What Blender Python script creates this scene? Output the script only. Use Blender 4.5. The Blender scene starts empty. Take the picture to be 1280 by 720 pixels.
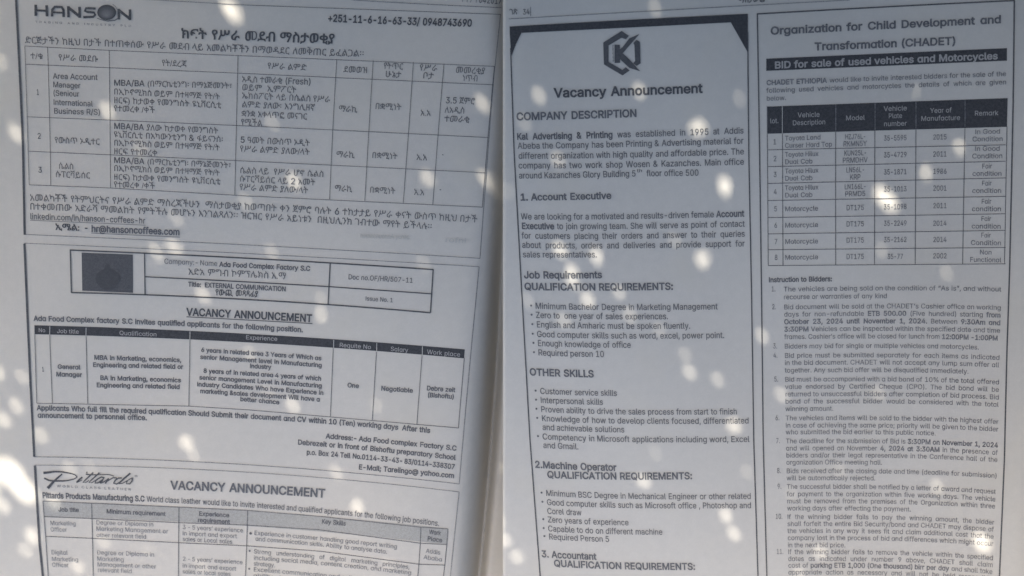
import bpy, math, random
import numpy as np
from mathutils import Vector, Matrix

random.seed(7); rng = np.random.default_rng(11)
SC = bpy.context.scene
COL = SC.collection

# ------------------------------------------------------------------ camera, sky, sun, exposure
TILT = math.radians(11.0); DIST = 0.50; LENS = 36.0
cam_d = bpy.data.cameras.new('camera'); cam = bpy.data.objects.new('camera', cam_d); COL.objects.link(cam)
cam_d.lens = LENS; cam_d.sensor_width = 36.0; cam_d.clip_start = 0.01; cam_d.clip_end = 200
cam.location = (0, DIST*math.sin(TILT), DIST*math.cos(TILT))
cam.rotation_euler = (-TILT, 0, 0)
cam_d.dof.use_dof = True; cam_d.dof.focus_distance = 0.462; cam_d.dof.aperture_fstop = 5.6
SC.camera = cam

SUN_EL = math.radians(42); SUN_AZ = math.atan2(-0.42, 0.90)      # azimuth from +Y towards +X
SUN = np.array([math.cos(SUN_EL)*math.sin(SUN_AZ), math.cos(SUN_EL)*math.cos(SUN_AZ), math.sin(SUN_EL)])
world = bpy.data.worlds.new('World'); SC.world = world; world.use_nodes = True
nt = world.node_tree; nt.nodes.clear()
sky = nt.nodes.new('ShaderNodeTexSky'); sky.sky_type = 'NISHITA'; sky.sun_disc = False
sky.sun_elevation = SUN_EL; sky.sun_rotation = SUN_AZ
sky.air_density = 1.0; sky.dust_density = 6.0; sky.ozone_density = 1.0
bg = nt.nodes.new('ShaderNodeBackground'); bg.inputs['Strength'].default_value = 0.12
wo = nt.nodes.new('ShaderNodeOutputWorld')
nt.links.new(sky.outputs[0], bg.inputs[0]); nt.links.new(bg.outputs[0], wo.inputs[0])
sun_d = bpy.data.lights.new('sun', 'SUN'); sun = bpy.data.objects.new('sun', sun_d); COL.objects.link(sun)
sun_d.energy = 2.9; sun_d.angle = math.radians(0.53); sun_d.color = (1.0, 0.95, 0.88)
sun.rotation_euler = Vector(tuple(SUN)).to_track_quat('Z', 'Y').to_euler()
sun.location = tuple(SUN*4)
SC.view_settings.view_transform = 'Standard'; SC.view_settings.look = 'None'
SC.view_settings.exposure = 1.64; SC.view_settings.gamma = 1.0
SC.render.engine = 'CYCLES'

# ------------------------------------------------------------------ materials
def mat(name, col, rough=0.8, spec=0.2, noise=None, bump=None):
    m = bpy.data.materials.new(name); m.use_nodes = True
    n = m.node_tree.nodes; l = m.node_tree.links; b = n['Principled BSDF']
    b.inputs['Base Color'].default_value = (*col, 1); b.inputs['Roughness'].default_value = rough
    b.inputs['Specular IOR Level'].default_value = spec
    tc = n.new('ShaderNodeTexCoord')
    if noise:
        prev = None
        base = n.new('ShaderNodeRGB'); base.outputs[0].default_value = (*col, 1); prev = base.outputs[0]
        for sc, det, lo, hi, tint in noise:
            t = n.new('ShaderNodeTexNoise'); t.inputs['Scale'].default_value = sc; t.inputs['Detail'].default_value = det
            l.new(tc.outputs['Object'], t.inputs['Vector'])
            r = n.new('ShaderNodeMapRange'); r.inputs[1].default_value = 0.3; r.inputs[2].default_value = 0.7
            r.inputs[3].default_value = lo; r.inputs[4].default_value = hi
            l.new(t.outputs['Fac'], r.inputs[0])
            mx = n.new('ShaderNodeMix'); mx.data_type = 'RGBA'; mx.blend_type = 'MIX'
            l.new(r.outputs[0], mx.inputs[0]); l.new(prev, mx.inputs[6]); mx.inputs[7].default_value = (*tint, 1)
            prev = mx.outputs[2]
        l.new(prev, b.inputs['Base Color'])
    if bump:
        prev = None
        for sc, det, st, dist in bump:
            t = n.new('ShaderNodeTexNoise'); t.inputs['Scale'].default_value = sc; t.inputs['Detail'].default_value = det
            l.new(tc.outputs['Object'], t.inputs['Vector'])
            bp = n.new('ShaderNodeBump'); bp.inputs['Strength'].default_value = st; bp.inputs['Distance'].default_value = dist
            l.new(t.outputs['Fac'], bp.inputs['Height'])
            if prev: l.new(prev, bp.inputs['Normal'])
            prev = bp.outputs[0]
        l.new(prev, b.inputs['Normal'])
    return m

PC = (0.635, 0.588, 0.497)
def paper_mat(name, c):
    return mat(name, c, 0.72, 0.25,
        noise=[(9, 4, 0, 0.35, tuple(v*0.93 for v in c)), (260, 3, 0, 0.5, tuple(v*0.90 for v in c)),
               (1500, 2, 0, 0.35, tuple(v*0.86 for v in c)), (28, 5, -0.5, 0.35, (c[0]*0.97, c[1]*0.95, c[2]*0.89))],
        bump=[(14, 3, 0.5, 0.0018), (45, 3, 0.35, 0.0007), (1200, 3, 0.12, 0.00008)])
M_PAPER = paper_mat('newsprint', PC)
M_PAPER2 = paper_mat('newsprint_cool', (0.63, 0.592, 0.510))
def ink(name, v, v2):
    k = min(1.0, v/0.35); c = (v, v*(1.01-0.05*k), v*(1.06-0.22*k)); w = (1.0, 1.0-0.04*k, 1.02-0.18*k)
    return mat(name, c, 0.7, 0.12, noise=[(900, 3, -0.2, 0.9, tuple(v2*a for a in w)), (3200, 1, -0.3, 0.6, tuple(v2*1.25*a for a in w))])
INK = {'dark': ink('ink_black', 0.078, 0.13), 'mid': ink('ink_text', 0.105, 0.20), 'thin': ink('ink_thin_text', 0.12, 0.30),
       'pale': ink('ink_pale_text', 0.15, 0.36), 'band': ink('ink_solid_band', 0.050, 0.078),
       'grey': ink('ink_grey_tint', 0.36, 0.42), 'ghost': ink('ink_show_through', 0.47, 0.52),
       **{'globe%d' % k: ink('ink_globe_tone', 0.078+0.0135*k, 0.088+0.015*k) for k in range(10)},
       'white': mat('unprinted_lettering', (0.42, 0.40, 0.36), 0.75, 0.2, noise=[(1400, 2, 0, 0.6, (0.31, 0.30, 0.28))]),
       'photo': ink('ink_picture', 0.088, 0.115), 'blot': ink('ink_picture_dark', 0.074, 0.09)}

# ------------------------------------------------------------------ pixel of the photograph -> point on a sheet of paper
cR = np.array(Matrix.Rotation(-TILT, 3, 'X')); cP = np.array((0, DIST*math.sin(TILT), DIST*math.cos(TILT)))
def rays(px, py):
    px = np.asarray(px, float); py = np.asarray(py, float)
    d = np.stack([(px-640)/1280*36/LENS, -(py-360)/1280*36/LENS, -np.ones_like(px)], -1)
    return d @ cR.T
def on_plane(px, py, z=0.0):
    d = rays(px, py); t = (z-cP[2])/d[..., 2]
    return cP + d*t[..., None]
# the fold between the left newspaper's two pages
_g = on_plane([635, 634, 631.5, 626, 617.5, 604.5, 577], [-200, 0, 200, 360, 500, 650, 900], 0.025)
GP = np.polyfit(_g[:, 1], _g[:, 0], 3)
def sstep(x): x = np.clip(x, 0, 1); return x*x*(3-2*x)
def height_left(x, y):
    xg = np.polyval(GP, np.clip(y, -0.25, 0.25)); u = x-xg
    amp = 0.004+0.021*sstep((0.10-y)/0.17)
    ridge = 0.0035*np.exp(-((u+0.045)/0.035)**2)
    left = np.exp(-(np.abs(np.minimum(u, 0))/0.0052)**1.30)
    right = np.exp(-(np.maximum(u, 0)/0.0030)**2.4)
    v = np.where(u < 0, left, 0.62+0.38*right)
    und = 0.0012*np.sin(x*21+1.1+y*5)*np.cos(y*16-x*4) + 0.0006*np.sin(x*55-y*38)
    rise = 0.0015*np.exp(-((x+0.23)/0.05)**2)
    return 0.034+ridge*sstep((0.14-y)/.2)-amp*v+und*np.clip(-u/0.03, 0, 1)+rise
def height_right(x, y):
    und = 0.0010*np.sin(x*19-y*9)*np.cos(y*13+x*6)+0.0005*np.sin(x*47+y*31)
    fall = 0.020*np.clip((x-0.238)/0.06, 0, 1)**1.6
    return 0.0385+0.0012*np.exp(-((x+0.004)/0.02)**2)+und*np.clip((x+0.004)/0.03, 0.15, 1)-fall
def project(px, py, hf, off):
    d = rays(px, py); z = np.full(d.shape[:-1], 0.036)
    for _ in range(10):
        P = cP + d*((z-cP[2])/d[..., 2])[..., None]
        z = 0.5*z+0.5*(hf(P[..., 0], P[..., 1])+off)
    return cP + d*((z-cP[2])/d[..., 2])[..., None]

# ------------------------------------------------------------------ how the lines of print run on each page (ruled lines, followed along the page)
def basis(x, y):
    x = (np.asarray(x, float)-640)/640; y = (np.asarray(y, float)-360)/360
    return np.stack([np.ones_like(x), x, y, x*y, x*x, y*y, x*x*y, x*y*y], -1)
def fit(lines, horiz):
    A = []; B = []
    for pts in lines:
        for (xa, ya), (xb, yb) in zip(pts[:-1], pts[1:]):
            L = (xb-xa) if horiz else (yb-ya)
            s = (yb-ya)/(xb-xa) if horiz else (xb-xa)/(yb-ya)
            w = math.sqrt(abs(L)); A.append(basis((xa+xb)/2, (ya+yb)/2)*w); B.append(s*w)
    A = np.array(A); B = np.array(B)
    return np.linalg.solve(A.T@A+1e-3*np.eye(A.shape[1]), A.T@B)
LH = [[(195, 0), (310, 6.4), (625, 18)], [(31, 57.5), (137, 63), (310, 70), (618, 83)], [(34, 146), (320, 158), (610, 172)],
      [(36, 189), (310, 201.5), (606, 216)], [(36, 231), (138, 235), (310, 245), (603, 259)], [(30, 293), (310, 306), (600, 323)],
      [(31, 304), (310, 317), (599, 333.5)], [(43, 407), (238, 413.5), (310, 417.5), (581, 437)], [(46, 504), (236, 507), (310, 512), (573, 535)],
      [(42, 571), (310, 581), (574, 605)], [(42, 581), (320, 591), (574, 615)], [(53, 626), (115, 628.5), (224, 634), (310, 638), (560, 661)],
      [(57, 670), (224, 677), (310, 682), (556, 706)], [(46, 513), (312, 522), (538, 541)], [(53, 623), (320, 634.5), (549, 658)]]
LV = [[(20, 0), (25, 100), (28.5, 180), (30.5, 293)], [(30.5, 305), (38, 480), (42.5, 571)], [(43.5, 582), (52.5, 720)],
      [(625.7, 18), (617, 100), (613, 150), (600, 323)], [(599, 333), (574, 605)], [(574, 615), (563, 720)], [(59.5, 58), (63.5, 230)],
      [(136.5, 63), (138, 235)], [(297.5, 70), (293.5, 243)], [(421, 74), (412, 249)], [(466.5, 75.5), (456, 251)], [(516.7, 77), (504, 253.6)],
      [(555, 78.6), (541, 255.7)], [(43, 407), (46, 504)], [(107.5, 410), (109.5, 505)], [(237.5, 414), (236, 507.5)], [(417, 426), (413, 520)],
      [(471, 428), (465.4, 525)], [(528, 432), (521, 531)], [(53.7, 626), (60, 720)], [(309.5, 638), (307, 720)], [(526, 659), (521, 720)]]
RH = [[(636, 23.4), (960, 5.3)], [(637, 33), (935, 17.5)], [(646, 175), (930, 167)], [(652.4, 309.6), (931, 308)], [(669, 385.8), (897, 385)],
      [(678, 549.3), (937, 551)], [(682.4, 619.7), (938.7, 622.4)], [(692, 708), (869.7, 712)], [(946.7, 17.3), (1268, 0.5)],
      [(957.8, 73.6), (1258.7, 60.3)], [(958.6, 133.3), (1259.5, 122.7)], [(959, 167), (1258.7, 158.3)], [(960, 208.4), (1257.5, 201.4)],
      [(960, 250.7), (1257, 245.5)], [(960, 292.4), (1256, 288)], [(960, 332), (1255.7, 329.7)], [(979, 364.5), (1252, 364)], [(980, 447.4), (1250, 448)],
      [(982, 554.2), (1248, 558.7)], [(984, 648.9), (1242.8, 655.5)], [(985, 715.5), (1240, 721)], [(645.5, 150.5), (796, 146.5)], [(693, 121.6), (879, 115.5)]]
RV = [[(637, 35), (642.6, 190), (652.4, 370), (662.5, 550), (675.2, 720)], [(934.7, 17.3), (936, 190), (939.5, 370), (942.2, 550), (947.5, 720)],
      [(946.7, 17.3), (949.4, 180), (952, 370), (954, 550), (958.6, 720)], [(1268, 0.5), (1266.5, 130), (1262, 340), (1258.7, 440), (1255.5, 575), (1249.4, 720)],
      [(978, 133), (978.8, 332)], [(1145, 130), (1144, 331)], [(1206, 130), (1203.3, 330)]]
class Page:
    def __init__(s, hf, H, V): s.hf = hf; s.h = fit(H, True); s.v = fit(V, False)
    def baseline(s, x0, y0, x1, y1=None):
        xs = np.linspace(min(x0, x1)-14, max(x0, x1)+14, 24)
        i0 = np.argmin(abs(xs-x0)); ys = np.full(24, float(y0))
        for _ in range(3):
            sl = basis(xs, ys)@s.h
            c = np.concatenate([[0], np.cumsum((sl[1:]+sl[:-1])/2*np.diff(xs))])
            ys = y0+c-np.interp(x0, xs, c)
        if y1 is not None and abs(x1-x0) > 20:
            e = y1-np.interp(x1, xs, ys); ys = ys+e*(xs-x0)/(x1-x0)
        return xs, ys
    def lean(s, x, y): return basis(x, y)@s.v
PL = Page(height_left, LH, LV); PR = Page(height_right, RH, RV)

# ------------------------------------------------------------------ lettering: the outline of each word, made once
from mathutils.geometry import delaunay_2d_cdt, interpolate_bezier
def text_source():
    c = bpy.data.curves.new('lettering_source', 'FONT'); c.size = 1; c.resolution_u = 2
    o = bpy.data.objects.new('lettering_source', c); COL.objects.link(o); return c, o
_tc, _to = text_source(); _lc, _lo = text_source()
try:                                                                # Blender's own bundled sans; its built-in face otherwise
    import os
    _lc.font = bpy.data.fonts.load(os.path.join(bpy.utils.system_resource('DATAFILES'), 'fonts', 'Inter.woff2'))
except Exception:
    pass
def area(p): return 0.5*float(np.sum(p[:, 0]*np.roll(p[:, 1], -1)-np.roll(p[:, 0], -1)*p[:, 1]))
def inside(pt, p):
    a = p; b = np.roll(p, -1, 0); c = (a[:, 1] > pt[1]) != (b[:, 1] > pt[1])
    xx = a[:, 0]+(pt[1]-a[:, 1])*(b[:, 0]-a[:, 0])/np.where(b[:, 1] == a[:, 1], 1e-9, b[:, 1]-a[:, 1])
    return (c & (pt[0] < xx)).sum() % 2 == 1
def outlines(t):
    """closed outlines of a word, curves turned into short edges"""
    _lc.body = t.replace('I', '\u0399'); dg = bpy.context.evaluated_depsgraph_get(); dg.update()
    cu = _lo.evaluated_get(dg).to_curve(dg); out = []
    for s in cu.splines:
        P = s.bezier_points; n = len(P); q = []
        for k in range(n):
            a, b = P[k], P[(k+1) % n]
            straight = ((a.handle_right-a.co).cross(b.co-a.co).length < 1e-5) and ((b.handle_left-b.co).cross(a.co-b.co).length < 1e-5)
            q += [(a.co.x, a.co.y)] if straight else [(v.x, v.y) for v in interpolate_bezier(a.co, a.handle_right, b.handle_left, b.co, 4)[:-1]]
        r = [q[0]]
        for v in q[1:]:
            if math.hypot(v[0]-r[-1][0], v[1]-r[-1][1]) > 1e-4: r.append(v)
        if len(r) > 2: out.append(np.array(r))
    _lo.evaluated_get(dg).to_curve_clear(); return out
def grow(p, d):
    if d == 0: return p
    e = np.roll(p, -1, 0)-p; e = e/np.maximum(np.linalg.norm(e, axis=1, keepdims=True), 1e-9); nr = np.stack([e[:, 1], -e[:, 0]], -1)
    m = nr+np.roll(nr, 1, 0); L = np.maximum((m*m).sum(1, keepdims=True)/2, 0.5)
    return p+m/L*d
_h = outlines('H'); HS = 0.715/max(p[:, 1].max() for p in _h)
_sgn = 1 if area(_h[0]) > 0 else -1
WT = {0: 0.009, 1: 0.035, 2: 0.054, -1: 0.006}; EW = {0: 0.0, 1: 0.014, 2: 0.024, -1: -0.006}
_cache = {}
def word(t, wt):
    k = (t, wt)
    if k in _cache: return _cache[k]
    if any(0x1200 <= ord(c) < 0x1400 for c in t):
        _tc.body = t; _tc.offset = EW[wt]
        m = bpy.data.meshes.new_from_object(_to)
        v = np.array([(a.co.x, a.co.y, 0) for a in m.vertices]).reshape(-1, 3)
        f = [tuple(p.vertices) for p in m.polygons]; bpy.data.meshes.remove(m)
    else:
        O = [p*HS*np.array([1, 1]) for p in outlines(t)]
        if _sgn < 0: O = [p[::-1] for p in O]
        O = [grow(p, WT[wt]) for p in O]; v = np.zeros((0, 3)); f = []
        if O:
            vs = np.concatenate(O); ed = []; n = 0
            for p in O: m = len(p); ed += [(n+i, n+(i+1) % m) for i in range(m)]; n += m
            cv, ce, cf, _a, _b, _c = delaunay_2d_cdt([Vector(a) for a in vs.tolist()], ed, [], 0, 1e-6, False)
            v = np.array([(a.x, a.y, 0) for a in cv]); T = np.array([tuple(q[:3]) for q in cf])
            c = v[T, :2].mean(1); wn = np.zeros(len(c), int)                # winding number of every triangle
            for p in O:
                a = p[None]; b = np.roll(p, -1, 0)[None]; y = c[:, 1:2]
                side = (b[..., 0]-a[..., 0])*(y-a[..., 1])-(c[:, :1]-a[..., 0])*(b[..., 1]-a[..., 1])
                wn += ((a[..., 1] <= y) & (b[..., 1] > y) & (side > 0)).sum(1)-((a[..., 1] > y) & (b[..., 1] <= y) & (side < 0)).sum(1)
            f = [tuple(t) for t in T[wn > 0].tolist()]
    _cache[k] = (v, f, (v[:, 0].max()+0.06) if len(v) else 0.3)
    return _cache[k]

class Print:
    """flat print on one sheet: gathers outlines in photograph pixels, lays them on the paper as one mesh"""
    def __init__(s, page, lift=0.0003): s.p = page; s.v = []; s.f = []; s.n = 0; s.mi = []; s.mats = []; s.lift = lift; s.off = []
    def put(s, v, f, m, dz=0.0):
        if m not in s.mats: s.mats.append(m)
        s.v.append(np.asarray(v, float)); s.f += [tuple(i+s.n for i in q) for q in f]; s.mi += [s.mats.index(m)]*len(f)
        s.off.append(np.zeros(len(v))+dz); s.n += len(v)
    def text(s, x0, y0, x1, t, em, wt=0, m='mid', geo=False, sx=None, y1=None, shear=0.0, hi=1.15, dz=0.0):
        em = em*(0.87 if geo else 0.95 if not any(0x1200 <= ord(c) < 0x1400 for c in t) else 1.0)
        words = []; bold = False
        for w in t.replace('  ', ' \u0001 ').split(' '):
            if w == '\u0001': words.append((None, 0)); continue
            st = w.startswith('*'); en = w.endswith('*') and len(w) > 1
            if st: bold = True
            ww = w.strip('*'); words.append(((ww.replace('a', '\u0251') if geo else ww), wt+1 if bold else wt))
            if en: bold = False
        G = [word(w, min(k, 2)) if w else (None, None, 0) for w, k in words]
        tot = sum(g[2] for g in G)*em; ng = max(len(G)-1, 0); gap = 0.27*em
        r = (x1-x0)/(tot+gap*ng)
        if sx is None: sx = r if ng == 0 else min(max(r, 0.6), hi)
        g2 = ((x1-x0)-tot*sx)/ng if ng else 0
        xs, ys = s.p.baseline(x0, y0, x1, y1)
        pen = x0
        for v, f, w in G:
            if v is not None and len(v):
                lx = pen+(v[:, 0]+shear*v[:, 1])*em*sx; up = v[:, 1]*em
                by = np.interp(lx, xs, ys)
                s.put(np.stack([lx-up*s.p.lean(lx, by), by-up], -1), f, m, dz+v[:, 2])
            pen += w*em*sx+g2
        return s
    def natural(s, t, em, wt, geo):
        em = em*(0.87 if geo else 0.95 if not any(0x1200 <= ord(c) < 0x1400 for c in t) else 1.0)
        tot = 0; k = 0; bold = False
        for w in t.split(' '):
            if w.startswith('*'): bold = True
            en = w.endswith('*') and len(w) > 1
            if w.strip('*'): tot += word(w.strip('*').replace('a', '\u0251') if geo else w.strip('*'), wt+1 if bold else wt)[2]; k += 1
            if en: bold = False
        return tot*em+0.27*em*(k-1)
    def rule(s, pts, w, m='mid', dz=0.0, w2=None):
        """a printed line through the given points, w pixels wide"""
        p = np.array(pts, float); d = np.concatenate([[0], np.cumsum(np.hypot(*np.diff(p, axis=0).T))])
        n = max(2, int(d[-1]/4)+1); t = np.linspace(0, d[-1], n)
        deg = min(len(p)-1, 2)
        if len(p) > 3 or deg < 1: x = np.interp(t, d, p[:, 0]); y = np.interp(t, d, p[:, 1])
        else: x = np.polyval(np.polyfit(d, p[:, 0], deg), t); y = np.polyval(np.polyfit(d, p[:, 1], deg), t)
        dx = np.gradient(x); dy = np.gradient(y); L = np.hypot(dx, dy)
        ww = np.interp(t, [0, d[-1]], [w, w if w2 is None else w2])/2
        nx = -dy/L*ww; ny = dx/L*ww
        v = np.concatenate([np.stack([x+nx, y+ny], -1), np.stack([x-nx, y-ny], -1)])
        s.put(v, [(i, i+1, n+i+1, n+i) for i in range(n-1)], m, dz); return s
    def band(s, top, bot, m='band', dz=-0.00014):
        n = 200; top = np.array(top, float); bot = np.array(bot, float)
        def smp(p):
            x = np.linspace(p[0, 0], p[-1, 0], n); return x, np.polyval(np.polyfit(p[:, 0], p[:, 1], min(2, len(p)-1)), x)
        xt, yt = smp(top); xb, yb = smp(bot); rows = 5
        v = np.concatenate([np.stack([xt+(xb-xt)*k/(rows-1), yt+(yb-yt)*k/(rows-1)], -1) for k in range(rows)])
        s.put(v, [(r*n+i, r*n+i+1, (r+1)*n+i+1, (r+1)*n+i) for r in range(rows-1) for i in range(n-1)], m, dz); return s
    def poly(s, pts, m='dark', dz=0.0):
        s.put(np.array(pts, float), [tuple(range(len(pts)))], m, dz); return s
    def build(s, name, parent, label=None):
        v = np.concatenate(s.v); off = np.concatenate(s.off)
        P = project(v[:, 0], v[:, 1], s.p.hf, s.lift+off)
        me = bpy.data.meshes.new(name); me.from_pydata(P.tolist(), [], s.f)
        for k in s.mats: me.materials.append(INK[k])
        me.polygons.foreach_set('material_index', s.mi); me.update()
        o = bpy.data.objects.new(name, me); COL.objects.link(o); o.parent = parent
        if label: o['label'] = label
        return o

# ------------------------------------------------------------------ the ground and the sheets of paper
def grid_mesh(name, xs_fn, ys, hf, thick, m, flip=False):
    ny = len(ys); rows = [xs_fn(y) for y in ys]; nx = len(rows[0])
    X = np.array(rows); Y = np.repeat(np.array(ys)[:, None], nx, 1); Z = hf(X, Y)
    top = np.stack([X, Y, Z], -1).reshape(-1, 3); bot = top.copy(); bot[:, 2] -= thick
    v = np.concatenate([top, bot]); N = nx*ny; f = []
    for j in range(ny-1):
        for i in range(nx-1):
            a = j*nx+i; f.append((a, a+1, a+nx+1, a+nx)); f.append((N+a, N+a+nx, N+a+nx+1, N+a+1))
    edge = [i for i in range(nx)]+[j*nx+nx-1 for j in range(1, ny)]+[(ny-1)*nx+i for i in range(nx-2, -1, -1)]+[j*nx for j in range(ny-2, 0, -1)]
    for a, b in zip(edge, edge[1:]+edge[:1]): f.append((b, a, N+a, N+b))
    me = bpy.data.meshes.new(name); me.from_pydata(v.tolist(), [], f); me.materials.append(m)
    me.polygons.foreach_set('use_smooth', [True]*len(f)); me.update()
    return me
ground_mat = mat('dry_ground', (0.30, 0.25, 0.20), 0.95, 0.1, noise=[(3, 5, 0, 0.8, (0.22, 0.18, 0.14)), (60, 4, 0, 0.6, (0.36, 0.31, 0.25))],
                 bump=[(40, 5, 0.6, 0.01)])
me = bpy.data.meshes.new('ground'); me.from_pydata([(-40, -40, 0), (40, -40, 0), (40, 40, 0), (-40, 40, 0)], [], [(0, 1, 2, 3)])
me.materials.append(ground_mat); go = bpy.data.objects.new('ground', me); COL.objects.link(go); go['kind'] = 'structure'

def thing(name, label, cat, loc=(0, 0, 0), group=None):
    o = bpy.data.objects.new(name, None); COL.objects.link(o); o.location = loc; o.empty_display_size = 0.02
    o['label'] = label; o['category'] = cat
    if group: o['group'] = group
    return o
G = 'open newspapers lying side by side'
news_l = thing('newspaper', 'open newspaper at left with a coffee company notice in Amharic and a shadowed centre fold', 'newspaper', group=G)
news_r = thing('newspaper', 'newspaper at right overlapping the fold, with a hexagon K emblem and a vehicle bidding table', 'newspaper', group=G)
ys = np.linspace(-0.30, 0.24, 150)
def xs_left(y):
    xg = float(np.polyval(GP, np.clip(y, -0.25, 0.25)))
    return np.concatenate([np.linspace(-0.33, xg-0.05, 150), np.linspace(xg-0.0495, xg+0.016, 130), np.linspace(xg+0.02, xg+0.12, 20)])
o = bpy.data.objects.new('page', grid_mesh('page', xs_left, ys, height_left, 0.00035, M_PAPER)); COL.objects.link(o); o.parent = news_l
o['label'] = 'grey newsprint page bending down into the fold'
eL = on_plane([628.6, 628.6], [0, 720], 0.0390)
def xs_right(y):
    x0 = float(np.interp(y, [eL[1, 1], eL[0, 1]], [eL[1, 0], eL[0, 0]]))
    return np.concatenate([np.linspace(x0, x0+0.02, 14), np.linspace(x0+0.022, 0.33, 150)])
o = bpy.data.objects.new('page', grid_mesh('page', xs_right, ys, height_right, 0.0004, M_PAPER2)); COL.objects.link(o); o.parent = news_r
o['label'] = 'bluish grey newsprint page with a straight cut left edge'
# the folded inner sheets under each page give the paper its body
def inner(name, x0, x1, z, m, parent):
    me = bpy.data.meshes.new(name); w = []
    for k in range(6):
        zz = z*(k+1)/6; jx = random.uniform(-0.0015, 0.0015)
        w.append((x0+jx, x1+jx, zz))
    v = []; f = []
    for k, (a, b, zz) in enumerate(w):
        n = len(v); zb = 0.0004 if k == 0 else w[k-1][2]+0.0004
        v += [(a, -0.297, zb), (b, -0.297, zb), (b, 0.237, zb), (a, 0.237, zb), (a, -0.297, zz), (b, -0.297, zz), (b, 0.237, zz), (a, 0.237, zz)]
        f += [tuple(i+n for i in q) for q in ((0, 3, 2, 1), (4, 5, 6, 7), (0, 1, 5, 4), (1, 2, 6, 5), (2, 3, 7, 6), (3, 0, 4, 7))]
    me.from_pydata(v, [], f); me.materials.append(m); o = bpy.data.objects.new(name, me); COL.objects.link(o); o.parent = parent
inner('inner_sheets', -0.327, -0.05, 0.0290, M_PAPER, news_l)
inner('inner_sheets', 0.012, 0.327, 0.0240, M_PAPER2, news_r)

# ------------------------------------------------------------------ helper for whole blocks of lines
def block(page, parent, name, lines, em, wt=0, m='mid', geo=False, just=False, label=None, **k):
    pr = Print(page); sx = None
    if just:
        pn = [l for l in lines if len(l) == 4 or l[4] is not None]
        sx = min((l[2]-l[0])/pr.natural(l[3], em, wt, geo) for l in lines)
    for l in lines:
        pr.text(l[0], l[1], l[2], l[3], em, wt, m, geo, sx=(sx if just and len(l[3].split()) > 1 else None), y1=(l[4] if len(l) > 4 else None), **k)
    return pr.build(name, parent, label)
def advert(page, parent, label, rules):
    pr = Print(page)
    for r in rules: pr.rule(*r) if isinstance(r, tuple) else pr.rule(r, 1)
    o = pr.build('advertisement', parent, label); return o

# ================================================================== LEFT NEWSPAPER
p = PL
pr = Print(p); pr.rule([(439, 0), (530, 5), (627, 9.6)], 0.8, 'thin'); pr.text(574, 2.0, 627, '\u1325\u1245\u121d\u1275 04 2017', 12.5, 0, 'mid', y1=5.2)
pr.build('page_header', news_l)
# --- coffee company notice
ad = advert(p, news_l, 'coffee company vacancy notice in Amharic with a thick left border', [
    ([(19.4, -14), (20, 0), (25, 100), (28.5, 180), (30.7, 293.5)], 2.7, 'dark'),
    ([(150, -2.5), (195, 0), (310, 6.4), (625.7, 18)], 0.7, 'mid'), ([(625.7, 18), (617, 100), (611, 175), (600, 323)], 0.7, 'thin'),
    ([(30.7, 293), (310, 306.3), (600, 323)], 0.7, 'thin')])
# emblem lettering HANSON
pr = Print(p, 0.0003)
def S(pts, w=3.3, **k): pr.rule(pts, w, 'dark', **k)
def q(x, y): return (30+x/8.533, y/8.533)
S([q(124, 50), q(126, 170)], 3.3); S([q(241, 56), q(245, 175)], 3.3); S([q(124, 110), q(243, 116)], 2.7)
S([q(300, 176), q(300, 105), q(325, 74), q(405, 76), q(420, 95), q(422, 182)], 3.2); S([q(300, 131), q(422, 137)], 2.4)
S([q(475, 185), q(472, 66)], 3.3); S([q(594, 190), q(592, 72)], 3.3); S([q(470, 78), q(596, 178)], 3.6)
S([q(765, 92), q(665, 86), q(645, 100), q(652, 126), q(745, 133), q(764, 150), q(750, 180), q(632, 184)], 2.9)
S([q(1012, 208), q(1010, 95)], 3.2); S([q(1130, 215), q(1130, 100)], 3.2); S([q(1005, 105), q(1135, 205)], 3.4)
cx, cy = q(882, 132)
a = np.linspace(0, 2*math.pi, 40, endpoint=False)
for k in range(10):
    f = k/9
    pr.poly(np.stack([cx-0.6*f+11.8*(1-0.80*f)*np.cos(a), cy+3.0*f+9.6*(1-0.82*f)*np.sin(a)], -1), 'globe%d' % k, k*1.5e-5)
pr.rule([q(780, 195), q(880, 226), q(975, 216), q(1003, 195)], 0.9, 'mid', w2=1.4); pr.rule([q(945, 45), q(985, 80), q(1000, 110)], 0.6, 'thin')
pr.text(44, 28.5, 164, 'T R A D I N G   A N D   I N D U S T R Y   P L C', 3.8, 0, 'thin', y1=33.8, hi=1.3)
pr.build('logo', ad, 'wide block letter emblem with a globe for the letter O')
block(p, ad, 'phone_number', [(409.5, 26.8, 590, '+251-11-6-16-63-33/ 0948743690', 33.2)], 13, 1, 'dark')
block(p, ad, 'heading', [(226, 47.5, 419, 'ክፍት የሥራ መደብ ማስታወቂያ', 54.3)], 16.2, 2, 'dark')
block(p, ad, 'paragraph', [(31, 54, 455, 'ድርጅታችን ከዚህ በታች በተጠቀሰው የሥራ መደብ ላይ አመልካቾችን በማወዳደር ለመቅጠር ይፈልጋል፡፡', 71)], 11.8, 0, 'mid')
pr = Print(p)
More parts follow.
